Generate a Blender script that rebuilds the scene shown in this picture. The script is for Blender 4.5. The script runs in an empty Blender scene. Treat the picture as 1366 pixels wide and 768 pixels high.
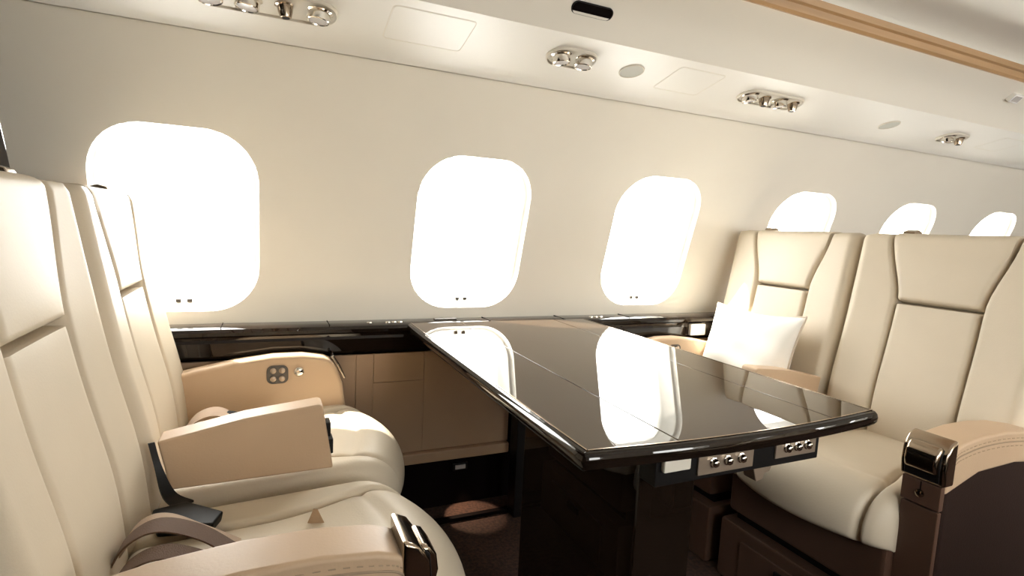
import bpy, bmesh, math, random
from mathutils import Vector, Matrix
random.seed(4)
scene = bpy.context.scene
COL = scene.collection

# ------------------------------------------------------------------ camera, world, sun, exposure
FPX = 728.0
EYE = 1.035
v1 = Vector((2300 - 683, 385 - 384, FPX)).normalized()
v2 = Vector((355 - 683, 291 - 384, FPX))
v2 = (v2 - v1 * v2.dot(v1)).normalized()
v3 = v1.cross(v2)
if v3.y > 0: v3 = -v3
cam_data = bpy.data.cameras.new('camera')
cam_data.sensor_width = 36.0
cam_data.lens = FPX / 1366 * 36.0
cam_data.clip_start = 0.02
cam = bpy.data.objects.new('camera', cam_data)
COL.objects.link(cam)
right = Vector((v1.x, v2.x, v3.x)); up = -Vector((v1.y, v2.y, v3.y)); back = -Vector((v1.z, v2.z, v3.z))
mw = Matrix((right, up, back)).transposed().to_4x4()
mw.translation = (0, 0, EYE)
cam.matrix_world = mw
scene.camera = cam

world = bpy.data.worlds.new('sky'); scene.world = world
world.use_nodes = True
bg = world.node_tree.nodes['Background']
bg.inputs['Color'].default_value = (1.0, 0.99, 0.965, 1)
bg.inputs['Strength'].default_value = 11.0

sun = bpy.data.lights.new('sun', 'SUN'); sun.energy = 14.0; sun.angle = math.radians(1.2); sun.color = (1.0, 0.93, 0.80)
so = bpy.data.objects.new('sun', sun); COL.objects.link(so)
so.rotation_euler = Vector((0.40, -0.27, -0.57)).to_track_quat('-Z', 'Y').to_euler()

scene.view_settings.view_transform = 'Standard'
scene.view_settings.look = 'None'
scene.view_settings.gamma = 1.0
scene.view_settings.use_curve_mapping = False
scene.view_settings.exposure = 0.92
scene.cycles.diffuse_bounces = 7
scene.cycles.max_bounces = 14
scene.cycles.transparent_max_bounces = 16
scene.cycles.use_denoising = True
scene.cycles.caustics_reflective = False

WIN_X = [-0.222, 0.65, 1.42, 2.24, 3.02, 3.80]      # windows of the wall in view; the opposite wall has the same
WIN_Z, WIN_W, WIN_H = 1.007, 0.405, 0.514
X0, X1 = -0.578, 5.2
CY = 0.60                                            # centre line of the cabin

# ------------------------------------------------------------------ materials
MATS = {}
def mat(name, col, rough=0.5, metal=0.0, coat=0.0, coat_rough=0.03, bump=0.0, scale=60.0, var=0.0, vscale=4.0, ior=1.5, stretch=None, sheen=0.0, spec=None):
    m = bpy.data.materials.new(name); m.use_nodes = True
    nt = m.node_tree; b = nt.nodes['Principled BSDF']
    b.inputs['Roughness'].default_value = rough
    b.inputs['Metallic'].default_value = metal
    b.inputs['Coat Weight'].default_value = coat
    b.inputs['Coat Roughness'].default_value = coat_rough
    b.inputs['IOR'].default_value = ior
    if coat: b.inputs['Coat IOR'].default_value = 1.47
    if spec is not None: b.inputs['Specular IOR Level'].default_value = spec
    if sheen: b.inputs['Sheen Weight'].default_value = sheen
    b.inputs['Base Color'].default_value = (*col, 1)
    tc = nt.nodes.new('ShaderNodeTexCoord')
    src = tc.outputs['Object']
    if stretch:
        mp = nt.nodes.new('ShaderNodeMapping'); mp.inputs['Scale'].default_value = stretch
        nt.links.new(src, mp.inputs['Vector']); src = mp.outputs['Vector']
    if var > 0:
        n = nt.nodes.new('ShaderNodeTexNoise'); n.inputs['Scale'].default_value = vscale; n.inputs['Detail'].default_value = 5
        nt.links.new(src, n.inputs['Vector'])
        r = nt.nodes.new('ShaderNodeValToRGB')
        r.color_ramp.elements[0].position = 0.3; r.color_ramp.elements[1].position = 0.7
        r.color_ramp.elements[0].color = (*[c * (1 - var) for c in col], 1)
        r.color_ramp.elements[1].color = (*[min(1, c * (1 + var)) for c in col], 1)
        nt.links.new(n.outputs['Fac'], r.inputs['Fac']); nt.links.new(r.outputs['Color'], b.inputs['Base Color'])
    if bump > 0:
        n = nt.nodes.new('ShaderNodeTexNoise'); n.inputs['Scale'].default_value = scale; n.inputs['Detail'].default_value = 3
        nt.links.new(src, n.inputs['Vector'])
        bp = nt.nodes.new('ShaderNodeBump'); bp.inputs['Strength'].default_value = bump; bp.inputs['Distance'].default_value = 0.002
        nt.links.new(n.outputs['Fac'], bp.inputs['Height']); nt.links.new(bp.outputs['Normal'], b.inputs['Normal'])
    MATS[name] = m
    return m
LEATHER = mat('cream_leather', (0.60, 0.52, 0.405), 0.46, spec=0.28, bump=0.12, scale=220, var=0.025, vscale=7)
TAN = mat('tan_leather', (0.54, 0.39, 0.26), 0.45, spec=0.3, bump=0.12, scale=220, var=0.03, vscale=6)
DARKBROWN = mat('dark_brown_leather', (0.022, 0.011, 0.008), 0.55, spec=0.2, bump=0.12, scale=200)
BROWN = mat('brown_leather', (0.090, 0.046, 0.029), 0.5, bump=0.12, scale=200, var=0.04)
SEAM = mat('seam_thread', (0.32, 0.24, 0.16), 0.7)
WALLM = mat('sidewall_laminate', (0.89, 0.845, 0.755), 0.5, bump=0.03, scale=300, var=0.012)
BAND = mat('overhead_cream_paint', (0.80, 0.775, 0.725), 0.42, bump=0.02, scale=250)
VALANCE = mat('valance_beige', (0.80, 0.755, 0.67), 0.55, bump=0.03, scale=250)
REVEAL = mat('window_reveal_white', (0.66, 0.64, 0.58), 0.45)
WOODTRIM = mat('light_wood', (0.44, 0.265, 0.125), 0.4, coat=0.3, var=0.12, vscale=14, stretch=(0.15, 3, 3))
DARKWOOD = mat('dark_gloss_wood', (0.010, 0.006, 0.004), 0.35, coat=1.0, coat_rough=0.015, spec=0.0, var=0.15, vscale=18, stretch=(6, 0.5, 3))
TABLEM = mat('table_gloss_wood', (0.050, 0.032, 0.019), 0.30, coat=1.0, coat_rough=0.004, spec=0.0, var=0.12, vscale=20, stretch=(6, 0.5, 3))
BLACKM = mat('black_plastic', (0.005, 0.004, 0.004), 0.45, spec=0.25)
KICK = mat('kick_black', (0.005, 0.003, 0.003), 0.8, spec=0.05)
SHADOWLINE = mat('painted_shadow_beige', (0.30, 0.25, 0.18), 0.8, spec=0.1)
CARPET = mat('brown_carpet', (0.045, 0.020, 0.012), 0.95, bump=0.9, scale=300, var=0.6, vscale=90)
CHROME = mat('chrome', (0.78, 0.74, 0.68), 0.10, metal=1.0)
BRONZE = mat('polished_bronze', (0.42, 0.34, 0.26), 0.14, metal=1.0)
PLATE = mat('champagne_plate', (0.42, 0.33, 0.25), 0.33, metal=0.6)
BEIGEPL = mat('beige_plastic', (0.70, 0.65, 0.56), 0.4)
GRILLE = mat('grille_grey', (0.55, 0.55, 0.50), 0.7, bump=0.5, scale=900)
LENS = mat('frosted_lens', (0.50, 0.47, 0.46), 0.25)
GREYPAD = mat('grey_keypad', (0.085, 0.072, 0.06), 0.45)
PILLOWM = mat('white_linen', (0.88, 0.86, 0.81), 0.85, bump=0.25, scale=500)
PIPE = mat('linen_piping', (0.62, 0.54, 0.44), 0.8)
WEB = mat('belt_webbing', (0.13, 0.078, 0.052), 0.75, bump=0.5, scale=500)
WEBL = mat('belt_webbing_light', (0.44, 0.32, 0.23), 0.75, bump=0.5, scale=500)
WHITEPL = mat('white_plastic', (0.85, 0.84, 0.82), 0.4)
PANEL = mat('dado_laminate', (0.40, 0.265, 0.165), 0.5, bump=0.05, scale=250, var=0.03)

def glass_mat():
    m = bpy.data.materials.new('window_pane'); m.use_nodes = True
    nt = m.node_tree; nt.nodes.clear()
    out = nt.nodes.new('ShaderNodeOutputMaterial'); mx = nt.nodes.new('ShaderNodeMixShader')
    t = nt.nodes.new('ShaderNodeBsdfTransparent'); g = nt.nodes.new('ShaderNodeBsdfGlossy')
    t.inputs['Color'].default_value = (0.97, 0.98, 0.97, 1); g.inputs['Roughness'].default_value = 0.02
    mx.inputs[0].default_value = 0.05
    nt.links.new(t.outputs[0], mx.inputs[1]); nt.links.new(g.outputs[0], mx.inputs[2]); nt.links.new(mx.outputs[0], out.inputs[0])
    return m
PANE = glass_mat()

# ------------------------------------------------------------------ helpers
def smooth(me, ang=40):
    for p in me.polygons: p.use_smooth = True
    me.set_sharp_from_angle(angle=math.radians(ang))
def mk(name, verts, faces, m, parent=None, ang=40, weld=False):
    me = bpy.data.meshes.new(name)
    me.from_pydata([tuple(v) for v in verts], [], faces)
    bm = bmesh.new(); bm.from_mesh(me)
    if weld: bmesh.ops.remove_doubles(bm, verts=bm.verts, dist=1e-5)
    bmesh.ops.recalc_face_normals(bm, faces=bm.faces)
    bm.to_mesh(me); bm.free()
    me.materials.append(m); smooth(me, ang)
    o = bpy.data.objects.new(name, me); COL.objects.link(o)
    if parent: o.parent = parent
    return o
def bm_obj(name, bm, m, parent=None, ang=40):
    me = bpy.data.meshes.new(name); bm.to_mesh(me); bm.free()
    me.materials.append(m); smooth(me, ang)
    o = bpy.data.objects.new(name, me); COL.objects.link(o)
    if parent: o.parent = parent
    wn = o.modifiers.new('weighted_normals', 'WEIGHTED_NORMAL'); wn.keep_sharp = True; wn.weight = 100
    return o
def prism(name, pts, vec, m, parent=None, bev=0.0, seg=3, ang=40):
    """closed outline pts (3D) extruded along vec, edges rounded"""
    bm = bmesh.new(); vec = Vector(vec)
    a = [bm.verts.new(p) for p in pts]; b = [bm.verts.new(Vector(p) + vec) for p in pts]
    n = len(pts)
    bm.faces.new(a); bm.faces.new(b[::-1])
    for i in range(n): bm.faces.new((a[i], b[i], b[(i + 1) % n], a[(i + 1) % n]))
    bmesh.ops.recalc_face_normals(bm, faces=bm.faces)
    if bev > 0:
        ed = [e for e in bm.edges if e.calc_face_angle(0) > math.radians(35)]
        bmesh.ops.bevel(bm, geom=ed, offset=bev, segments=seg, profile=0.5, affect='EDGES', clamp_overlap=True)
    return bm_obj(name, bm, m, parent, ang)
def box(name, x0, x1, y0, y1, z0, z1, m, parent=None, bev=0.003, seg=2):
    return prism(name, [(x0, y0, z0), (x1, y0, z0), (x1, y1, z0), (x0, y1, z0)], (0, 0, z1 - z0), m, parent, bev, seg)
def xz(name, pts, y0, y1, m, parent=None, bev=0.01, seg=3):
    return prism(name, [(x, y0, z) for x, z in pts], (0, y1 - y0, 0), m, parent, bev, seg)
def rrect(w, h, r, n=6, cx=0, cy=0):
    r = min(r, w / 2 - 1e-4, h / 2 - 1e-4); out = []
    for qx, qy, a0 in ((1, 1, 0), (-1, 1, 90), (-1, -1, 180), (1, -1, 270)):
        for k in range(n + 1):
            a = math.radians(a0 + 90 * k / n)
            out.append((cx + qx * (w / 2 - r) + r * math.cos(a), cy + qy * (h / 2 - r) + r * math.sin(a)))
    return out
def tube(name, path, r, m, parent=None, n=8, closed=False):
    path = [Vector(p) for p in path]; vs = []; fs = []; N = len(path)
    for i, p in enumerate(path):
        a = path[(i - 1) % N] if (closed or i > 0) else p
        b = path[(i + 1) % N] if (closed or i < N - 1) else p
        t = (b - a).normalized()
        u = t.cross(Vector((0, 0, 1)) if abs(t.z) < 0.9 else Vector((1, 0, 0))).normalized(); w = t.cross(u)
        for k in range(n):
            c = 2 * math.pi * k / n; vs.append(p + u * (r * math.cos(c)) + w * (r * math.sin(c)))
    for i in range(N if closed else N - 1):
        j = (i + 1) % N
        for k in range(n):
            fs.append((i * n + k, i * n + (k + 1) % n, j * n + (k + 1) % n, j * n + k))
    if not closed: fs += [tuple(range(n))[::-1], tuple(range((N - 1) * n, N * n))]
    return mk(name, vs, fs, m, parent)
def lathe(name, org, axis, prof, m, parent=None, n=24):
    """prof = [(radius, height along axis)]"""
    org = Vector(org); ax = Vector(axis).normalized()
    u = ax.cross(Vector((1, 0, 0)) if abs(ax.x) < 0.9 else Vector((0, 1, 0))).normalized(); w = ax.cross(u)
    vs = []; fs = []
    for r, h in prof:
        for k in range(n):
            c = 2 * math.pi * k / n; vs.append(org + ax * h + u * (r * math.cos(c)) + w * (r * math.sin(c)))
    for i in range(len(prof) - 1):
        for k in range(n): fs.append((i * n + k, i * n + (k + 1) % n, (i + 1) * n + (k + 1) % n, (i + 1) * n + k))
    fs += [tuple(range(n))[::-1], tuple(range((len(prof) - 1) * n, len(prof) * n))]
    return mk(name, vs, fs, m, parent, 50)
def spline(pts, n=8):
    """Catmull-Rom through the points"""
    pts = [Vector(p) for p in pts]; out = []
    for i in range(len(pts) - 1):
        p0 = pts[max(i - 1, 0)]; p1 = pts[i]; p2 = pts[i + 1]; p3 = pts[min(i + 2, len(pts) - 1)]
        for k in range(n):
            t = k / n
            out.append(0.5 * ((2 * p1) + (p2 - p0) * t + (2 * p0 - 5 * p1 + 4 * p2 - p3) * t * t + (3 * p1 - p0 - 3 * p2 + p3) * t ** 3))
    out.append(pts[-1]); return out
def ribbon(name, path, wvecs, thick, m, parent=None, n=8):
    """belt: path points with a half-width vector each"""
    P = spline(path, n); W = spline(wvecs, n); vs = []; fs = []
    for i, p in enumerate(P):
        t = (P[min(i + 1, len(P) - 1)] - P[max(i - 1, 0)]).normalized(); nn = t.cross(W[i]).normalized() * thick / 2
        vs += [p - W[i] - nn, p + W[i] - nn, p + W[i] + nn, p - W[i] + nn]
    for i in range(len(P) - 1):
        for k in range(4): fs.append((i * 4 + k, i * 4 + (k + 1) % 4, (i + 1) * 4 + (k + 1) % 4, (i + 1) * 4 + k))
    L = (len(P) - 1) * 4
    fs += [(3, 2, 1, 0), (L, L + 1, L + 2, L + 3)]
    return mk(name, vs, fs, m, parent, 50)
def empty(name, loc=(0, 0, 0), label=None, cat=None, group=None, kind=None, rotz=0.0):
    o = bpy.data.objects.new(name, None); COL.objects.link(o); o.location = loc; o.rotation_euler = (0, 0, rotz)
    o.empty_display_size = 0.05
    return tag(o, label, cat, group, kind)
def tag(o, label=None, cat=None, group=None, kind=None):
    if label: o['label'] = label
    if cat: o['category'] = cat
    if group: o['group'] = group
    if kind: o['kind'] = kind
    return o
def struct(o): o['kind'] = 'structure'; return o
def ss(a, b, x):
    t = min(1, max(0, (x - a) / (b - a))); return t * t * (3 - 2 * t)
def pad(name, left, right_, t0, t1, T, mapf, m, parent, rl=0.02, rr=0.02, rb=0.02, rt=0.02, D=0.05, crown=0.0, corner=(0, 0, 0, 0), nu=22, nv=26, extra=None):
    """upholstered panel over w in [left(t), right(t)], t in [t0, t1]; puffed edges of radii rl rr rb rt; corner = rounding lb rb lt rt"""
    e = lambda d, r: math.sqrt(max(0.0, 1 - (1 - min(d / r, 1)) ** 2)) if r > 0 else 1.0
    def inset(d, rc): return 0.0 if rc <= 0 or d >= rc else rc - math.sqrt(max(0, rc * rc - (rc - d) ** 2))
    cs = lambda i, n: 0.55 * (1 - math.cos(math.pi * i / n)) / 2 + 0.45 * i / n
    vs = []; fs = []
    for j in range(nv + 1):
        t = t0 + (t1 - t0) * cs(j, nv)
        L = left(t) + max(inset(t - t0, corner[0]), inset(t1 - t, corner[2]))
        R = right_(t) - max(inset(t - t0, corner[1]), inset(t1 - t, corner[3]))
        for i in range(nu + 1):
            s = cs(i, nu); w = L + (R - L) * s
            h = T * e(w - L, rl) * e(R - w, rr) * e(t - t0, rb) * e(t1 - t, rt) + crown * (1 - (2 * s - 1) ** 2) * (1 - (2 * (t - t0) / (t1 - t0) - 1) ** 4)
            if extra: h += extra(w, t)
            vs.append(mapf(w, t, h))
    q = nu + 1
    for j in range(nv):
        for i in range(nu): fs.append((j * q + i, j * q + i + 1, (j + 1) * q + i + 1, (j + 1) * q + i))
    loop = [i for i in range(q)] + [j * q + nu for j in range(1, nv + 1)] + [nv * q + i for i in range(nu - 1, -1, -1)] + [j * q for j in range(nv - 1, 0, -1)]
    base = len(vs)
    for idx in loop:
        j, i = divmod(idx, q)
        t = t0 + (t1 - t0) * cs(j, nv)
        L = left(t) + max(inset(t - t0, corner[0]), inset(t1 - t, corner[2])); R = right_(t) - max(inset(t - t0, corner[1]), inset(t1 - t, corner[3]))
        vs.append(mapf(L + (R - L) * cs(i, nu), t, -D))
    N = len(loop)
    for k in range(N): fs.append((loop[k], base + k, base + (k + 1) % N, loop[(k + 1) % N]))
    fs.append(tuple(range(base, base + N)))
    return mk(name, vs, fs, m, parent, 60)

# ------------------------------------------------------------------ cabin shell
def wall_y(z): return CY + math.sqrt(max(0.0, 1.5625 - (z - 0.669) ** 2))
def side(y, s): return y if s > 0 else 2 * CY - y
ZB, ZT = 0.60, 1.48

def sidewall(name, s):
    vs = []; fs = []
    edges = [X0] + [(WIN_X[i] + WIN_X[i + 1]) / 2 for i in range(len(WIN_X) - 1)] + [X1]
    P3 = lambda x, z: (x, side(wall_y(z), s), z)
    for i, wx in enumerate(WIN_X):
        a = max(edges[i], wx - 0.36) if i else edges[i]; a = edges[i]; b = edges[i + 1] if i < len(WIN_X) - 1 else wx + 0.40
        nz, nx = 20, 16
        outer = [(b, ZB + (ZT - ZB) * k / nz) for k in range(nz)] + [(b + (a - b) * k / nx, ZT) for k in range(nx)] + \
                [(a, ZT + (ZB - ZT) * k / nz) for k in range(nz)] + [(a + (b - a) * k / nx, ZB) for k in range(nx)]
        inner = []
        hw, hh = WIN_W / 2, WIN_H / 2; rr = 0.135
        dense = rrect(WIN_W, WIN_H, rr, 24)
        for (x, z) in outer:
            ang = math.atan2((z - WIN_Z) / (0.44 if z > WIN_Z else 0.44), (x - wx) / (0.40))
            # point of the rounded rectangle in that direction
            best = min(dense, key=lambda p: abs((math.atan2(p[1] / hh, p[0] / hw) - ang + math.pi) % (2 * math.pi) - math.pi))
            inner.append((wx + best[0], WIN_Z + best[1]))
        N = len(outer); K = 8; st = len(vs)
        for k in range(K + 1):
            f = (k / K) ** 1.3
            for (o, q) in zip(outer, inner): vs.append(P3(q[0] + (o[0] - q[0]) * f, q[1] + (o[1] - q[1]) * f))
        for k in range(K):
            for n in range(N): fs.append((st + k * N + n, st + k * N + (n + 1) % N, st + (k + 1) * N + (n + 1) % N, st + (k + 1) * N + n))
        if i == len(WIN_X) - 1:
            st = len(vs)
            for k in range(nz + 1):
                z = ZB + (ZT - ZB) * k / nz; vs += [P3(b, z), P3(X1, z)]
            for k in range(nz): fs.append((st + 2 * k, st + 2 * k + 1, st + 2 * k + 3, st + 2 * k + 2))
    return struct(mk(name, vs, fs, WALLM, None, 40, weld=True))
wall_window = sidewall('wall_window', 1)
wall_opposite = sidewall('wall_opposite', -1)

win_no = 0
OPEN_OPPOSITE = (1, 2, 3, 4, 5)                              # the first window is covered by an added unseen panel that blocks its light
def window(wx, s, blocking_shade=False):
    global win_no; win_no += 1
    y0 = wall_y(WIN_Z); root = empty('window_%d' % win_no, (wx, side(y0, s), WIN_Z), kind='structure')
    def at(x, z, d):            # d = depth behind the wall surface
        y = wall_y(WIN_Z + z) - y0
        nz_ = (WIN_Z + z - 0.669) / 1.25; ny = math.sqrt(1 - nz_ ** 2)
        return (x, (y + d * ny) * s, z + d * nz_)
    rings = [(1.0, 1.0, 0.135, -0.001), (0.985, 0.985, 0.132, 0.010), (0.95, 0.955, 0.125, 0.018), (0.93, 0.94, 0.122, 0.020), (0.92, 0.93, 0.12, 0.026), (0.83, 0.845, 0.108, 0.085), (0.82, 0.835, 0.108, 0.087), (0.80, 0.815, 0.105, 0.120)]
    vs = []; fs = []; N = None
    for (fx, fz, r, d) in rings:
        pts = rrect(WIN_W * fx, WIN_H * fz, r, 10); N = len(pts)
        vs += [at(x, z, d) for x, z in pts]
    for k in range(len(rings) - 1):
        for n in range(N): fs.append((k * N + n, k * N + (n + 1) % N, (k + 1) * N + (n + 1) % N, (k + 1) * N + n))
    mk('reveal', vs, fs, REVEAL, root, 50)
    pts = rrect(WIN_W * 0.802, WIN_H * 0.817, 0.105, 10)
    mk('pane', [at(x, z, 0.110) for x, z in pts], [tuple(range(len(pts)))], PANE, root)
    if blocking_shade:
        mk('blocking_shade', [at(x, z, 0.060) for x, z in rrect(WIN_W * 0.855, WIN_H * 0.875, 0.11, 10)], [tuple(range(44))], REVEAL, root); return
    if s > 0:
        for dx in (-0.017, 0.012):
            p = Vector(at(dx, -WIN_H / 2 * 0.905, 0.034))
            box('shade_latch', p.x - 0.007, p.x + 0.007, p.y - 0.006, p.y + 0.004, p.z - 0.003, p.z + 0.006, GREYPAD, root, 0.001)
    # portal: guides the sky light of this opening, emits nothing itself
    ld = bpy.data.lights.new('sky_portal', 'AREA'); ld.shape = 'RECTANGLE'; ld.size = WIN_W; ld.size_y = WIN_H; ld.cycles.is_portal = True
    lo = bpy.data.objects.new('sky_portal', ld); COL.objects.link(lo)
    nz_ = (WIN_Z - 0.669) / 1.25; d = Vector((0, s * math.sqrt(1 - nz_ ** 2), nz_))
    lo.location = Vector((wx, side(y0, s), WIN_Z)) + d * 0.13
    lo.rotation_euler = (-d).to_track_quat('-Z', 'Z').to_euler()
for s in (1, -1):
    for k, wx in enumerate(WIN_X): window(wx, s, s < 0 and k not in OPEN_OPPOSITE)

def sweep(name, prof, m, x0=X0, x1=X1, s=1, nx=24, parent=None, ang=40):
    vs = []; fs = []; n = len(prof)
    for i in range(nx + 1):
        x = x0 + (x1 - x0) * i / nx
        vs += [(x, side(y, s), z) for y, z in prof]
    for i in range(nx):
        for k in range(n - 1): fs.append((i * n + k, i * n + k + 1, (i + 1) * n + k + 1, (i + 1) * n + k))
    return mk(name, vs, fs, m, parent, ang)
BA, BB = (1.551, 1.480), (1.280, 1.541)              # overhead panel, lower and upper edge in (y, z)
for s, sd in ((1, 'window'), (-1, 'opposite')):
    prof = [(1.60, 1.490), (1.556, 1.488), (1.553, 1.474), (1.546, 1.472), (1.538, 1.4775)]
    prof += [(BA[0] + (BB[0] - BA[0]) * k / 10, BA[1] + (BB[1] - BA[1]) * k / 10) for k in range(1, 11)]
    struct(sweep('ceiling_panel_' + sd, prof, BAND, s=s))
    struct(sweep('trim_%d' % (3 if s > 0 else 4), [(1.560, 1.4745), (1.5535, 1.4725), (1.5480, 1.4708)], SHADOWLINE, s=s))  # strip coloured darker to draw the shadow line under the panel lip
    prof = []
    for k in range(11):
        f = k / 10; prof.append((1.280 + (1.150 - 1.280) * f + 0.012 * math.sin(math.pi * f), 1.541 + (1.673 - 1.541) * f + 0.012 * math.sin(math.pi * f)))
    struct(sweep('ceiling_valance_' + sd, prof, VALANCE, s=s))
    struct(sweep('trim_%d' % (1 if s > 0 else 2), [(1.152, 1.671), (1.142, 1.668), (1.134, 1.674), (1.128, 1.690), (1.120, 1.694), (1.114, 1.709), (1.122, 1.714), (1.150, 1.714)], WOODTRIM, s=s, ang=30))
prof = [(1.150, 1.714), (1.21, 1.716), (1.215, 1.75), (1.19, 1.768), (1.10, 1.775), (0.9, 1.785), (0.6, 1.79)]
prof += [(2 * CY - y, z) for y, z in prof[-2::-1]]
struct(sweep('ceiling', prof, BAND, s=1))
struct(sweep('floor', [(1.90, 0.0), (-0.70, 0.0)], CARPET, nx=2))
for s, sd in ((1, 'window'), (-1, 'opposite')):
    struct(sweep('wall_lower_' + sd, [(1.862, 0.62), (1.785, 0.61), (1.785, 0.22), (1.86, 0.20), (1.86, 0.0)], KICK, s=s, nx=2, ang=20))
struct(prism('wall_rear', [(X0, y, z) for y, z in [(-0.66, 0.0), (1.86, 0.0), (1.86, 0.67), (1.78, 1.1), (1.58, 1.5), (1.2, 1.8), (0.0, 1.8), (-0.38, 1.5), (-0.58, 1.1), (-0.66, 0.67)]], (-0.03, 0, 0), DARKWOOD))
struct(prism('wall_front', [(X1, y, z) for y, z in [(-0.66, 0.0), (1.86, 0.0), (1.86, 0.67), (1.78, 1.1), (1.58, 1.5), (1.2, 1.8), (0.0, 1.8), (-0.38, 1.5), (-0.58, 1.1), (-0.66, 0.67)]], (0.03, 0, 0), VALANCE))

tr = box('seat_track', X0 + 0.03, 5.0, 1.735, 1.757, 0.0, 0.014, KICK, bpy.data.objects['floor'], 0.002)
# lower wall panels, pocket door and base strip (pieces of the wall)
lower = bpy.data.objects['wall_lower_window']
def wpanel(x0, x1, z0, z1, m, name='panel', y=1.785, t=0.012, bev=0.004):
    return box(name, x0, x1, y - t, y - 0.0005, z0, z1, m, lower, bev)
wpanel(X0 + 0.02, 0.815, 0.262, 0.612, PANEL, name='backing', t=0.008)
wpanel(X0 + 0.02, 0.2635, 0.262, 0.612, PANEL, bev=0.002)
wpanel(0.265, 0.3195, 0.262, 0.612, PANEL, bev=0.002)
wpanel(0.3195, 0.4905, 0.262, 0.514, PANEL, bev=0.0015)
wpanel(0.4905, 0.815, 0.262, 0.612, PANEL, bev=0.002)
wpanel(0.321, 0.489, 0.5155, 0.612, PANEL, name='pocket_door', t=0.013, bev=0.002)
wpanel(1.02, 1.9, 0.262, 0.612, PANEL)
struct(box('baseboard_window', X0 + 0.02, 0.815, 1.755, 1.785, 0.222, 0.260, PANEL, None, 0.006))

# ------------------------------------------------------------------ side ledge
ledge = empty('side_ledge', (0.6, 1.80, 0.62), 'long dark gloss wood ledge running along the wall under the windows', 'ledge')
def LX(x): return x - 0.6
prof = [(1.846, 0.705), (1.846, 0.712), (1.800, 0.714), (1.770, 0.713), (1.757, 0.709), (1.750, 0.700), (1.752, 0.690), (1.760, 0.684), (1.762, 0.676), (1.757, 0.668), (1.757, 0.630), (1.762, 0.622), (1.776, 0.620), (1.79, 0.62)]
o = sweep('ledge_body', [(y, z) for y, z in prof], DARKWOOD, X0 + 0.02, 4.9, 1, 2, None, 25)
o.parent = ledge; o.location = (-0.6, -1.80, -0.62)
for x in (0.305, 0.365, 0.385, 0.405, 1.150, 1.172, 1.194):
    lathe('button', (LX(x), -0.018, 0.0935), (0, 0, 1), [(0.0085, 0), (0.0085, 0.002), (0.007, 0.0035), (0.001, 0.0038)], CHROME, ledge, 14)
for x in (-0.12, 0.18, 0.72, 1.02, 1.32):
    box('lid_seam', LX(x) - 0.001, LX(x) + 0.001, -0.045, 0.045, 0.0925, 0.0947, KICK, ledge, 0)
box('ledge_latch', LX(0.53), LX(0.61), 0.0, 0.020, 0.0935, 0.0985, GREYPAD, ledge, 0.002)
box('ledge_white_block', LX(1.62), LX(1.70), -0.058, -0.040, 0.012, 0.060, WHITEPL, ledge, 0.004)  # small white block on the front face of the ledge
tag(bpy.data.objects['ledge_white_block'], 'small white block')

# ------------------------------------------------------------------ overhead service units
LB = math.hypot(BB[0] - BA[0], BB[1] - BA[1])
ev = Vector((0, (BB[0] - BA[0]) / LB, (BB[1] - BA[1]) / LB)); en = Vector((1, 0, 0)).cross(ev)
def band_frame(x, s, sag=True):
    p = Vector((x, BA[0], BA[1])) + ev * (LB * s)
    m = Matrix((Vector((1, 0, 0)), ev, en)).transposed().to_4x4(); m.translation = p
    return m
def pill(w, h, n=10): return rrect(w, h, h / 2 - 0.0002, n)
def flat(name, pts, z0, z1, m, parent, bev=0.001): return prism(name, [(x, y, z0) for x, y in pts], (0, 0, z1 - z0), m, parent, bev, 2)
def rim(name, pts, w, z0, z1, m, parent):
    n = len(pts); vs = []; fs = []
    c = Vector((sum(p[0] for p in pts) / n, sum(p[1] for p in pts) / n))
    def off(p, i, d):
        a = Vector(pts[i - 1]); b = Vector(pts[(i + 1) % n]); t = (b - a).normalized(); return Vector(p) + Vector((t.y, -t.x)) * d
    for d, z in ((w / 2, z0), (w / 2, z1 * 0.6), (0, z1), (-w / 2, z1 * 0.6), (-w / 2, z0)):
        vs += [(*off(p, i, d), z) for i, p in enumerate(pts)]
    for k in range(4):
        for i in range(n): fs.append((k * n + i, k * n + (i + 1) % n, (k + 1) * n + (i + 1) % n, (k + 1) * n + i))
    return mk(name, vs, fs, m, parent)
def service_unit(x, s, w, h, items, label):
    root = empty('service_unit', label=label, cat='service unit', group='overhead service units')
    root.matrix_world = band_frame(x, s)
    flat('plate', pill(w, h), -0.004, 0.004, BEIGEPL, root, 0.001)
    rim('rim', pill(w, h), 0.006, -0.003, 0.008, BEIGEPL, root)
    n = len(items); pitch = (w - h * 0.85) / max(1, n - 1) if n > 1 else 0
    for k, it in enumerate(items):
        px = -(w - h * 0.85) / 2 + k * pitch
        tilt = Vector((0.10 * (-1) ** k, -0.18, 1.0)).normalized()
        org = Vector((px, 0.004, -0.001))
        if it == 'L':
            r = 0.026
            o = lathe('reading_light', org, tilt, [(r * 1.15, 0), (r * 1.18, 0.004), (r * 0.98, 0.007), (r, 0.012), (r * 0.97, 0.024), (r * 0.88, 0.0255), (r * 0.84, 0.022), (0.002, 0.021)], CHROME, root)
            lathe('lens', org + tilt * 0.0215, tilt, [(r * 0.80, 0), (r * 0.78, 0.002), (r * 0.4, 0.0035), (0.001, 0.004)], LENS, o, 20)
        else:
            r = 0.017
            o = lathe('air_nozzle', org, tilt, [(r * 1.3, 0), (r * 1.3, 0.004), (r * 1.05, 0.006), (r, 0.010), (r * 0.92, 0.018), (r * 0.7, 0.030), (r * 0.55, 0.031), (0.001, 0.028)], BRONZE, root)
            lathe('outlet', org + tilt * 0.0295, tilt, [(r * 0.5, 0), (r * 0.48, 0.0018), (0.001, 0.0019)], BLACKM, o, 16)
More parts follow.
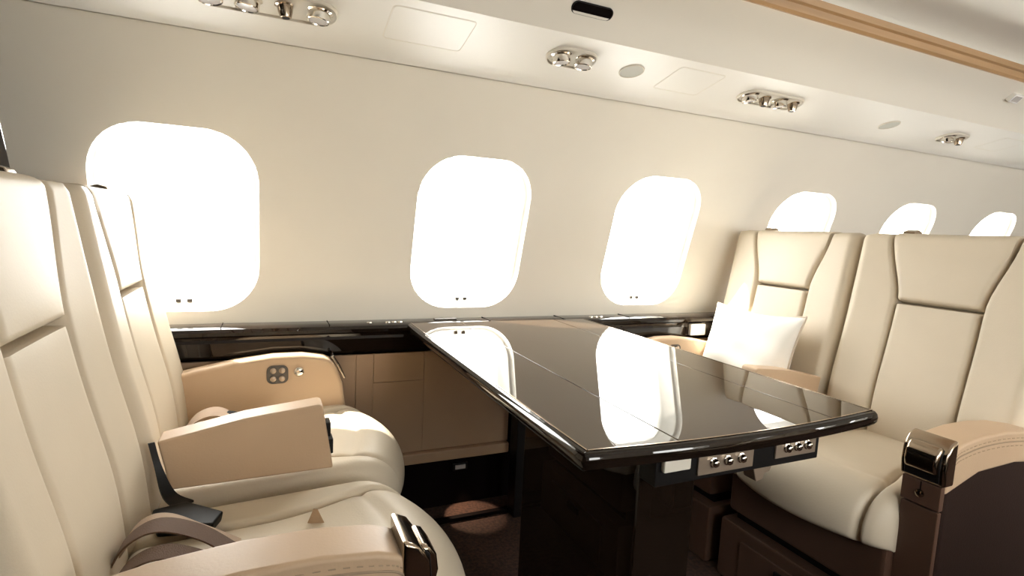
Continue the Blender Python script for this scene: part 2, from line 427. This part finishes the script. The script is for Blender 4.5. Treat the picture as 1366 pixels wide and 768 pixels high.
service_unit(0.0, 0.56, 0.30, 0.090, 'LLAL', 'long beige overhead unit with chrome lights above the seat with the keypad armrest')
service_unit(0.772, 0.64, 0.145, 0.085, 'LL', 'short overhead unit with two chrome lights beside the black vent slot')
service_unit(1.555, 0.60, 0.27, 0.078, 'LALA', 'long overhead unit with four lights and nozzles above the pillow seat')
service_unit(2.64, 0.55, 0.145, 0.078, 'LA', 'small overhead unit with two fittings beyond both oval speaker grilles')
def grille(x, s, label):
    root = empty('speaker_grille', label=label, cat='speaker', group='overhead speaker grilles')
    root.matrix_world = band_frame(x, s)
    pts = [(0.036 * math.cos(2 * math.pi * k / 36), 0.036 * math.sin(2 * math.pi * k / 36)) for k in range(36)]
    flat('mesh_cover', pts, -0.003, 0.0022, GRILLE, root, 0.0006)
    rim('rim', pts, 0.003, -0.003, 0.004, BEIGEPL, root)
grille(0.980, 0.61, 'round grey speaker grille beside the short two-light overhead unit')
grille(2.215, 0.55, 'round grey speaker grille between the four-fitting and the farther small overhead unit')
def hatch(x, s, w, h, label):
    root = empty('oxygen_mask_door', label=label, cat='hatch', group='overhead hatch doors')
    root.matrix_world = band_frame(x, s)
    flat('door_panel', rrect(w, h, 0.012), -0.004, 0.0006, BAND, root, 0.0004)
    rim('gap', rrect(w + 0.004, h + 0.004, 0.013), 0.0022, -0.003, 0.0009, VALANCE, root)
hatch(0.368, 0.62, 0.20, 0.140, 'flat cream overhead hatch between the long and the two-light service unit')
hatch(1.195, 0.62, 0.17, 0.135, 'flat cream overhead hatch next to the four-fitting service unit')
hatch(2.98, 0.60, 0.17, 0.120, 'flat cream overhead hatch past the small two-fitting service unit')
vev = Vector((0, -0.130, 0.132)).normalized(); ven = Vector((1, 0, 0)).cross(vev)
def val_frame(x, f):
    m = Matrix((Vector((1, 0, 0)), vev, ven)).transposed().to_4x4()
    m.translation = Vector((x, 1.280 - 0.130 * f + 0.012 * math.sin(math.pi * f), 1.541 + 0.132 * f + 0.012 * math.sin(math.pi * f)))
    return m
vent = empty('air_vent', label='black rounded slot vent in the beige valance above the table', cat='vent')
vent.matrix_world = val_frame(0.751, 0.33)
flat('slot', pill(0.118, 0.030), -0.004, 0.0015, KICK, vent, 0.0008)
rim('rim', pill(0.118, 0.030), 0.003, -0.003, 0.003, BLACKM, vent)
sig = empty('cabin_sign', label='small square white fixture on the beige valance', cat='sign')
sig.matrix_world = val_frame(2.63, 0.66)
flat('housing', rrect(0.060, 0.034, 0.004), -0.003, 0.016, WHITEPL, sig, 0.003)
flat('face', rrect(0.044, 0.022, 0.003), 0.0155, 0.0175, LENS, sig, 0.0006)

# ------------------------------------------------------------------ table
table = empty('conference_table', (0.765, 1.20, 0.0), 'high gloss dark wood folding table between the facing seats', 'table')
TX0, TX1, TY0, TY1, TZ = 0.422, 1.108, 0.652, 1.748, 0.715
tx = lambda x: x - 0.765
ty = lambda y: y - 1.20
def near_edge(x, ins=0.0): return TY0 - 0.022 * (1 - ((x - 0.765) / 0.343) ** 2) + ins
def corner_cut(x, d): return d
def leaf(x0, x1, ins=0.014):
    pts = []
    n = 10
    for k in range(n + 1):
        x = x0 + (x1 - x0) * k / n; pts.append((tx(x), ty(near_edge(x, ins)), TZ - 0.030))
    pts += [(tx(x1), ty(TY1), TZ - 0.030), (tx(x0), ty(TY1), TZ - 0.030)]
    return prism('leaf', pts, (0, 0, 0.030), TABLEM, table, 0.0012, 2)
S1, S2 = 0.600, 0.967
leaf(TX0 + 0.014, S1 - 0.0008); leaf(S1 + 0.0008, S2 - 0.0008); leaf(S2 + 0.0008, TX1 - 0.014)
# rounded edge band on three sides
path = [(TX0, TY1)] + [(TX0, TY1 + (TY0 + 0.03 - TY1) * k / 10) for k in range(1, 11)]
rc = 0.014
path += [(TX0 + rc - rc * math.cos(math.radians(a)), TY0 + rc - 0.003 - rc * math.sin(math.radians(a))) for a in (20, 40, 60, 78)]
for k in range(1, 20):
    x = TX0 + rc + (TX1 - TX0 - 2 * rc) * k / 20; path.append((x, near_edge(x) - 0.0))
path += [(TX1 - rc + rc * math.cos(math.radians(a)), TY0 + rc - 0.003 - rc * math.sin(math.radians(a))) for a in (78, 60, 40, 20)]
path += [(TX1, TY0 + 0.03 + (TY1 - TY0 - 0.03) * k / 10) for k in range(0, 11)]
def off_path(path, d):
    out = []
    for i, p in enumerate(path):
        a = Vector(path[max(i - 1, 0)]); b = Vector(path[min(i + 1, len(path) - 1)]); t = (b - a).normalized()
        out.append(Vector(p) + Vector((-t.y, t.x)) * d)     # to the inside
    return out
sec = [(0.0145, 0.0), (0.0135, -0.0012), (0.012, -0.0004), (0.006, -0.0018), (0.002, -0.006), (0.0, -0.013), (0.001, -0.021), (0.006, -0.028), (0.016, -0.032), (0.05, -0.033)]
vs = []; fs = []; NP = len(path)
for d, z in sec: vs += [(tx(p.x), ty(p.y), TZ + z) for p in off_path(path, d)]
for k in range(len(sec) - 1):
    for i in range(NP - 1): fs.append((k * NP + i, k * NP + i + 1, (k + 1) * NP + i + 1, (k + 1) * NP + i))
mk('edge_band', vs, fs, DARKWOOD, table, 30)
vs = []; fs = []
for d, z in ((0.0115, 0.0002), (0.0115, 0.0008), (0.0140, 0.0008), (0.0140, 0.0002)): vs += [(tx(p.x), ty(p.y), TZ + z) for p in off_path(path, d)]
for k in range(3):
    for i in range(NP - 1): fs.append((k * NP + i, k * NP + i + 1, (k + 1) * NP + i + 1, (k + 1) * NP + i))
mk('highlight_strip', vs, fs, BRONZE, table, 30)  # thin metal strip imitating the highlight along the edge chamfer
box('underframe', tx(0.48), tx(1.05), ty(0.74), ty(1.72), 0.640, 0.682, BLACKM, table, 0.004)
apron = box('apron', tx(0.60), tx(1.005), ty(0.700), ty(0.745), 0.612, 0.684, BLACKM, table, 0.003)
box('pedestal', tx(0.603), tx(0.735), ty(0.745), ty(1.21), 0.0, 0.642, DARKWOOD, table, 0.006)
box('pedestal_foot', tx(0.56), tx(0.78), ty(0.72), ty(1.24), 0.0, 0.02, BLACKM, table, 0.004)
box('wall_support', tx(0.815), tx(0.865), ty(1.690), ty(1.752), 0.0, 0.66, BLACKM, table, 0.004)
def knob_plate(x0, x1, z0, z1):
    p = box('control_plate', tx(x0), tx(x1), ty(0.696), ty(0.7005), z0, z1, PLATE, table, 0.001)
    for k in range(3):
        x = x0 + (x1 - x0) * (0.26 + 0.25 * k)
        lathe('knob', (tx(x), ty(0.6965), (z0 + z1) / 2 + 0.002), (0, -1, 0), [(0.0095, 0), (0.0095, 0.002), (0.0075, 0.003), (0.0075, 0.008), (0.005, 0.0105), (0.001, 0.011)], CHROME, p, 16)
knob_plate(0.690, 0.822, 0.622, 0.660)
knob_plate(0.880, 0.990, 0.628, 0.662)
box('release_handle', tx(0.610), tx(0.668), ty(0.690), ty(0.701), 0.640, 0.664, BEIGEPL, table, 0.003)
xz('hinge_bracket', [(tx(0.835), 0.613), (tx(0.885), 0.613), (tx(0.880), 0.600), (tx(0.868), 0.598), (tx(0.862), 0.586), (tx(0.846), 0.584)], ty(0.705), ty(0.735), PLATE, table, 0.002)

# ------------------------------------------------------------------ seats
HW = 0.265
BASE = Vector((-0.236, 0, 0.425))
LEAN = math.atan2(0.112, 0.655)
tdir = Vector((-math.sin(LEAN), 0, math.cos(LEAN))); ndir = Vector((math.cos(LEAN), 0, math.sin(LEAN)))
BL = 0.672
def back_map(w, t, h):
    wing = 0.016 * (abs(w) / HW) ** 2
    lumb = 0.012 * math.exp(-((t - 0.16) / 0.14) ** 2)
    p = BASE + tdir * t + ndir * (h + wing + lumb - 0.035); return (p.x, w, p.z)
CSHIFT = [0.0]
def cush_map(w, t, h):
    Lf, r = 0.385, 0.075
    bow = 0.070 * (1 - (w / 0.24) ** 2) * ss(0.10, 0.42, t)
    x0, z0 = -0.23 + CSHIFT[0], 0.428
    if t <= Lf: x, z, nx, nz = x0 + t, z0 + 0.018 * t / Lf, 0, 1
    else:
        a = min((t - Lf) / r, math.pi / 2); e = max(0, t - Lf - r * math.pi / 2)
        x, z = x0 + Lf + r * math.sin(a), z0 + 0.018 - r + r * math.cos(a) - e; nx, nz = math.sin(a), math.cos(a)
    return (x + bow + nx * h, w, z + nz * h)

def seat(label, ox, cy, rot, near, across=False):
    CSHIFT[0] = -0.045 if rot else 0.0
    f = 0.205 if rot else 0.235
    ws = -1 if rot and not across else 1                   # local sign of the wall side
    root = empty('club_chair', (ox, cy, 0), label, 'armchair', 'cream leather seats around the table', rotz=math.pi if rot else 0.0)
    # --- back
    HB = 0.452 if rot else 0.440                           # lower edge of the head pad
    hp = lambda t: 0.115 + 0.050 * ss(0.455, 0.672, t) ** 0.9
    xz_pts = [(0.0, 0)]
    sh = []
    for (h, t) in [(-0.050, -0.10), (-0.050, 0.660), (-0.070, 0.668), (-0.095, 0.655), (-0.125, 0.40), (-0.135, 0.10), (-0.120, -0.10)]:
        p = BASE + tdir * t + ndir * h; sh.append((p.x, p.z))
    xz('back_shell', sh, -HW + 0.001, HW - 0.001, TAN, root, 0.012)
    pad('backrest_bolster', lambda t: -HW, lambda t: -hp(t), 0.0, BL, 0.048, back_map, LEATHER, root, rl=0.034, rr=0.011, rb=0.03, rt=0.024, D=0.022, corner=(0, 0, 0.025, 0))
    pad('backrest_bolster', lambda t: hp(t), lambda t: HW, 0.0, BL, 0.048, back_map, LEATHER, root, rl=0.011, rr=0.034, rb=0.03, rt=0.024, D=0.022, corner=(0, 0, 0, 0.025))
    pad('headrest_pad', lambda t: -hp(t), lambda t: hp(t), HB, BL + 0.002, 0.048, back_map, LEATHER, root, rl=0.011, rr=0.011, rb=0.011, rt=0.026, D=0.022, crown=0.007)
    pad('backrest_panel', lambda t: -hp(t), lambda t: hp(t), 0.0, HB, 0.046, back_map, LEATHER, root, rl=0.010, rr=0.010, rb=0.03, rt=0.010, D=0.022, crown=0.004)
    p = BASE + tdir * (BL - 0.001) + ndir * (-0.022)
    lt = xz('headrest_latch', [(p.x - 0.030, p.z + 0.000), (p.x + 0.010, p.z + 0.000), (p.x + 0.006, p.z + 0.009), (p.x - 0.012, p.z + 0.014), (p.x - 0.030, p.z + 0.008)], ws * 0.135 - 0.018, ws * 0.135 + 0.018, BRONZE, root, 0.002)
    # --- cushion
    fl = lambda t: 0.128 + 0.055 * ss(0.20, 0.42, t)
    TE = 0.385 + 0.075 * math.pi / 2 + 0.030
    groove = lambda w, t: -0.007 * math.exp(-((t - 0.365) / 0.008) ** 2)
    pad('cushion_insert', lambda t: -fl(t), lambda t: fl(t), 0.0, TE, 0.030, cush_map, LEATHER, root, rl=0.014, rr=0.014, rb=0.03, rt=0.02, D=0.05, crown=0.006, extra=groove, nv=60)
    pad('cushion_bolster', lambda t: -0.236, lambda t: -fl(t), 0.0, TE, 0.034, cush_map, LEATHER, root, rl=0.030, rr=0.014, rb=0.03, rt=0.02, D=0.05, nv=44)
    pad('cushion_bolster', lambda t: fl(t), lambda t: 0.236, 0.0, TE, 0.034, cush_map, LEATHER, root, rl=0.014, rr=0.030, rb=0.03, rt=0.02, D=0.05, nv=44)
    box('seat_pan', -0.30, f, -0.232, 0.232, 0.215, 0.385, BROWN, root, 0.015)
    box('base_recess', -0.28, f - 0.03, -0.22, 0.22, 0.185, 0.217, BLACKM, root, 0.002)
    pl = box('plinth', -0.32, f + 0.012, -0.245, 0.245, 0.0, 0.187, BROWN, root, 0.010)
    box('drawer_front', f + 0.010, f + 0.018, -0.16, 0.16, 0.03, 0.150, BROWN, pl, 0.003)
    box('drawer_pull', f + 0.016, f + 0.026, -0.035, 0.035, 0.115, 0.135, BLACKM, pl, 0.003)
    def arm(y_lo, y_hi):
        a, b = ws * y_lo, ws * y_hi
        return (min(a, b), max(a, b))
    top = [(0.165, 0.588), (0.150, 0.612), (0.12, 0.622), (0.05, 0.630), (-0.04, 0.630), (-0.13, 0.622), (-0.22, 0.606), (-0.30, 0.588)]
    if near:
        y0, y1 = arm(-0.313, -0.228) if rot else arm(-0.292, -0.214)
        ar = xz('armrest', [(0.172, 0.510), (0.172, 0.575)] + top + [(-0.33, 0.53), (-0.33, 0.520), (-0.1, 0.548), (0.05, 0.545)], y0, y1, TAN, root, 0.018, 4)
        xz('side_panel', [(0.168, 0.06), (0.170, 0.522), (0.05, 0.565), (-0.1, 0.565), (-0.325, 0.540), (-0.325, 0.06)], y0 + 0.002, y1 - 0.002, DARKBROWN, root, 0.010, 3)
        ys = y0 if ws > 0 else y1                          # aisle face
        dy = -0.0005 if ws > 0 else 0.0005
        wl = [(x, ys + dy, z - 0.024) for x, z in top]
        tube('seam', spline([(0.172, ys + dy, 0.572)] + wl, 4), 0.0016, SEAM, ar, 6)
        for d in (0.008, -0.010):
            P = spline([(0.170, ys + dy, 0.572 + d)] + [(x, y, z + d) for x, y, z in wl], 9)
            for k in range(0, len(P) - 1, 2): tube('stitch', [P[k], P[k + 1]], 0.0009, SEAM, ar, 4)
        yc = (y0 + y1) / 2; hw = (y1 - y0) / 2
        # end cap
        cap = xz('end_cap', [(0.150, 0.6325), (0.172, 0.622), (0.187, 0.600), (0.190, 0.565), (0.186, 0.530), (0.150, 0.530)], y0 - 0.003, y1 + 0.003, BRONZE, ar, 0.006)
        bz = xz('cap_recess', [(0.180, 0.612), (0.1895, 0.602), (0.1925, 0.570), (0.1885, 0.536), (0.180, 0.536)], y0 + 0.007, y1 - 0.007, BLACKM, cap, 0.002)
        xz('cap_lid', [(0.176, 0.617), (0.190, 0.611), (0.200, 0.596), (0.203, 0.575), (0.199, 0.555), (0.180, 0.551)], y0 + 0.009, y1 - 0.009, BRONZE, cap, 0.007, 4)
        fp = box('front_panel', 0.168, 0.182, y0 + 0.004, y1 - 0.004, 0.07, 0.470, BROWN, ar, 0.003)
        tg = box('control_tag', 0.168, 0.184, y0 + 0.003, y1 - 0.003, 0.474, 0.529, BROWN, ar, 0.002)
        lathe('tag_button', (0.184, yc, 0.500), (1, 0, 0), [(0.009, 0), (0.009, 0.003), (0.006, 0.0045), (0.001, 0.005)], BRONZE, tg, 14)
        box('tag_slit', 0.1835, 0.1848, yc - 0.001, yc + 0.001, 0.506, 0.527, KICK, tg, 0)
    else:
        y0, y1 = arm(-0.268, -0.208)
        ar = xz('armrest', [(0.118, 0.492), (0.095, 0.634), (0.088, 0.639), (-0.06, 0.622), (-0.213, 0.590), (-0.192, 0.488)], y0, y1, TAN, root, 0.008, 3)
        for z0, z1 in ((0.560, 0.592), (0.520, 0.554)):
            box('end_button', 0.100, 0.113 + (0.56 - z0) * 0.14, y0 + 0.012, y1 - 0.012, z0, z1, BLACKM, ar, 0.002)
        y0, y1 = arm(0.207, 0.262)
        ar = xz('armrest', [(0.215, 0.40), (0.195, 0.545), (0.180, 0.590), (0.165, 0.618), (0.14, 0.630), (0.08, 0.640), (0.00, 0.640), (-0.10, 0.628), (-0.20, 0.608), (-0.29, 0.588), (-0.33, 0.50), (-0.33, 0.30), (0.215, 0.30)], y0, y1, TAN, root, 0.013, 4)
        yi = y0 if ws > 0 else y1; d = -ws
        def face_y(a): return (min(yi, yi + d * a), max(yi, yi + d * a))
        f = face_y(0.004)
        kp = prism('keypad', [(x, f[0], z) for x, z in rrect(0.058, 0.054, 0.016, 5, 0.012, 0.585)], (0, f[1] - f[0], 0), GREYPAD, ar, 0.0015, 2)
        for kx in (-0.012, 0.012):
            for kz in (-0.012, 0.012):
                lathe('key', (0.012 + kx, yi + d * 0.003, 0.585 + kz), (0, d, 0), [(0.0085, 0), (0.0085, 0.003), (0.006, 0.0045), (0.001, 0.005)], PLATE, kp, 14)
        kn = lathe('jack_cover', (0.070, yi, 0.590), (0, d, 0), [(0.0145, 0), (0.0145, 0.004), (0.012, 0.007), (0.006, 0.0085), (0.001, 0.009)], CHROME, ar, 20)
        cl = xz('latch_lever', [(0.168, 0.632), (0.188, 0.600), (0.206, 0.560), (0.200, 0.556), (0.180, 0.596), (0.160, 0.626)], (y0 + y1) / 2 - 0.018, (y0 + y1) / 2 + 0.018, BRONZE, ar, 0.002)
    return root
s1 = seat('cream leather club chair by the aisle with a brown belt lying on it', 0.010, 0.945, False, True)
s2 = seat('cream leather club chair by the wall between bulkhead and table, four-button keypad in its armrest', 0.018, 1.482, False, False)
s3 = seat('cream leather club chair by the aisle with brown side panel, beside the pillow seat', 1.505, 0.945, True, True)
s4 = seat('cream leather club chair by the wall with a white pillow on it', 1.505, 1.482, True, False)

light_block_chair = seat('added unseen club chair across the aisle, blocks light from the windows', 1.505, -0.27, True, True, True)  # out of view, added to keep window light off the aisle seat

# seat belts and tabs
def belts_near(root):
    b = empty('seat_belt', (0, 0, 0)); b.parent = root
    ribbon('webbing', [(-0.235, 0.075, 0.470), (-0.200, 0.070, 0.520), (-0.160, 0.062, 0.530), (-0.105, 0.050, 0.505), (-0.050, 0.040, 0.475)], [(0, 0.020, 0.002)] * 5, 0.003, WEBL, b)
    ribbon('webbing', [(-0.235, 0.030, 0.470), (-0.210, 0.025, 0.522), (-0.165, 0.015, 0.548), (-0.105, 0.005, 0.530), (-0.050, -0.005, 0.490), (-0.01, -0.010, 0.472)], [(0.002, 0.016, 0.003)] * 6, 0.003, WEB, b)
    ribbon('webbing', [(-0.225, -0.030, 0.470), (-0.195, -0.032, 0.515), (-0.150, -0.035, 0.530), (-0.095, -0.038, 0.508), (-0.045, -0.040, 0.474)], [(0.002, 0.015, 0.003)] * 5, 0.003, WEB, b)
    prism('buckle', [(-0.205, 0.190, 0.472), (-0.150, 0.190, 0.480), (-0.085, 0.140, 0.474), (-0.100, 0.105, 0.470), (-0.185, 0.120, 0.472)], (0.004, 0, 0.020), BLACKM, b, 0.004)
    ribbon('anchor_strap', [(-0.212, 0.256, 0.595), (-0.200, 0.250, 0.545), (-0.180, 0.225, 0.500), (-0.15, 0.19, 0.492)], [(0.005, 0.002, 0.0), (0.006, 0.002, 0.0), (0.010, 0.006, 0), (0.014, 0.010, 0)], 0.004, BLACKM, b)
    tag(b, 'brown webbing lap belt with black buckle')
belts_near(s1)
def belts_far(root):
    b = empty('seat_belt', (0, 0, 0)); b.parent = root
    ribbon('webbing', [(-0.215, 0.075, 0.470), (-0.180, 0.070, 0.520), (-0.130, 0.060, 0.535), (-0.075, 0.045, 0.505), (-0.03, 0.03, 0.474)], [(0, 0.024, 0.004)] * 5, 0.003, WEBL, b)
    prism('buckle', [(-0.130, 0.040, 0.512), (-0.110, 0.070, 0.526), (-0.040, 0.085, 0.502), (-0.01, 0.060, 0.484), (-0.06, 0.025, 0.492)], (0.002, 0, 0.010), BLACKM, b, 0.004)
    tag(b, 'black belt buckle on pale webbing')
belts_far(s2)
tab = prism('cushion_tab', [(0.055, 0.085, 0.462), (0.088, 0.075, 0.462), (0.070, 0.080, 0.503)], (0.008, -0.006, 0.0), TAN, s1, 0.0015, 2)

# ------------------------------------------------------------------ pillow
pil = empty('pillow', (1.598, 1.484, 0.482), 'white linen pillow leaning on the wall-side seat', 'pillow')
PW, PH, PT = 0.203, 0.150, 0.063
tilt = math.radians(17); roll = math.radians(-1)
def pil_map(u, v, h):
    k = 1 - 0.07 * (1 - abs(v) ** 2) * abs(u) ** 3; k2 = 1 - 0.12 * (1 - abs(u) ** 2) * abs(v) ** 3
    y, z = u * PW * k, v * PH * k2
    y, z = y * math.cos(roll) - z * math.sin(roll), y * math.sin(roll) + z * math.cos(roll)
    z += 0.150
    return (z * math.sin(tilt) - h * math.cos(tilt) + 0.02, y, z * math.cos(tilt) + h * math.sin(tilt) * 1.0 + 0.012)
vs = []; fs = []; N = 30
def ph(u, v):
    a = max(0, 1 - abs(u) ** 2.6) ** 0.62 * max(0, 1 - abs(v) ** 2.6) ** 0.62
    return PT * a * (1 + 0.06 * math.sin(5 * u + 3 * v) + 0.05 * math.sin(9 * v - 4 * u) - 0.10 * math.exp(-((u + 0.55 + 0.35 * v) / 0.10) ** 2) * max(0, v))
cs = [math.sin(math.pi / 2 * (-1 + 2 * i / N)) * 0.6 + 0.4 * (-1 + 2 * i / N) for i in range(N + 1)]
for sgn in (1, -1):
    st = len(vs)
    for v in cs:
        for u in cs: vs.append(pil_map(u, v, sgn * ph(u, v)))
    for j in range(N):
        for i in range(N): fs.append((st + j * (N + 1) + i, st + j * (N + 1) + i + 1, st + (j + 1) * (N + 1) + i + 1, st + (j + 1) * (N + 1) + i))
mk('pillow_case', vs, fs, PILLOWM, pil, 80, weld=True)
lp = [(c, -1) for c in cs] + [(1, c) for c in cs[1:]] + [(c, 1) for c in cs[-2::-1]] + [(-1, c) for c in cs[-2:0:-1]]
tube('piping', [pil_map(u, v, 0) for u, v in lp], 0.0035, PIPE, pil, 8, True)

# ------------------------------------------------------------------ added lamp in the kick wall, stands in for sun on the carpet
cl = empty('added_patch_lamp', (0.66, 1.845, 0.150), 'small added lamp low on the wall under the table, imitates a sunlit carpet patch', 'lamp')
box('housing', -0.03, 0.03, 0.0, 0.014, -0.015, 0.015, BLACKM, cl, 0.003)
box('lens', -0.02, 0.02, -0.003, 0.001, -0.008, 0.008, LENS, cl, 0.001)
ld = bpy.data.lights.new('added_patch_light', 'SPOT'); ld.energy = 1.2; ld.spot_size = math.radians(70); ld.spot_blend = 0.25; ld.shadow_soft_size = 0.004; ld.color = (1.0, 0.72, 0.5)
lo = bpy.data.objects.new('added_patch_light', ld); COL.objects.link(lo); lo.location = (0.66, 1.835, 0.145)
lo.rotation_euler = Vector((0.02, -0.055, -0.14)).to_track_quat('-Z', 'Y').to_euler()
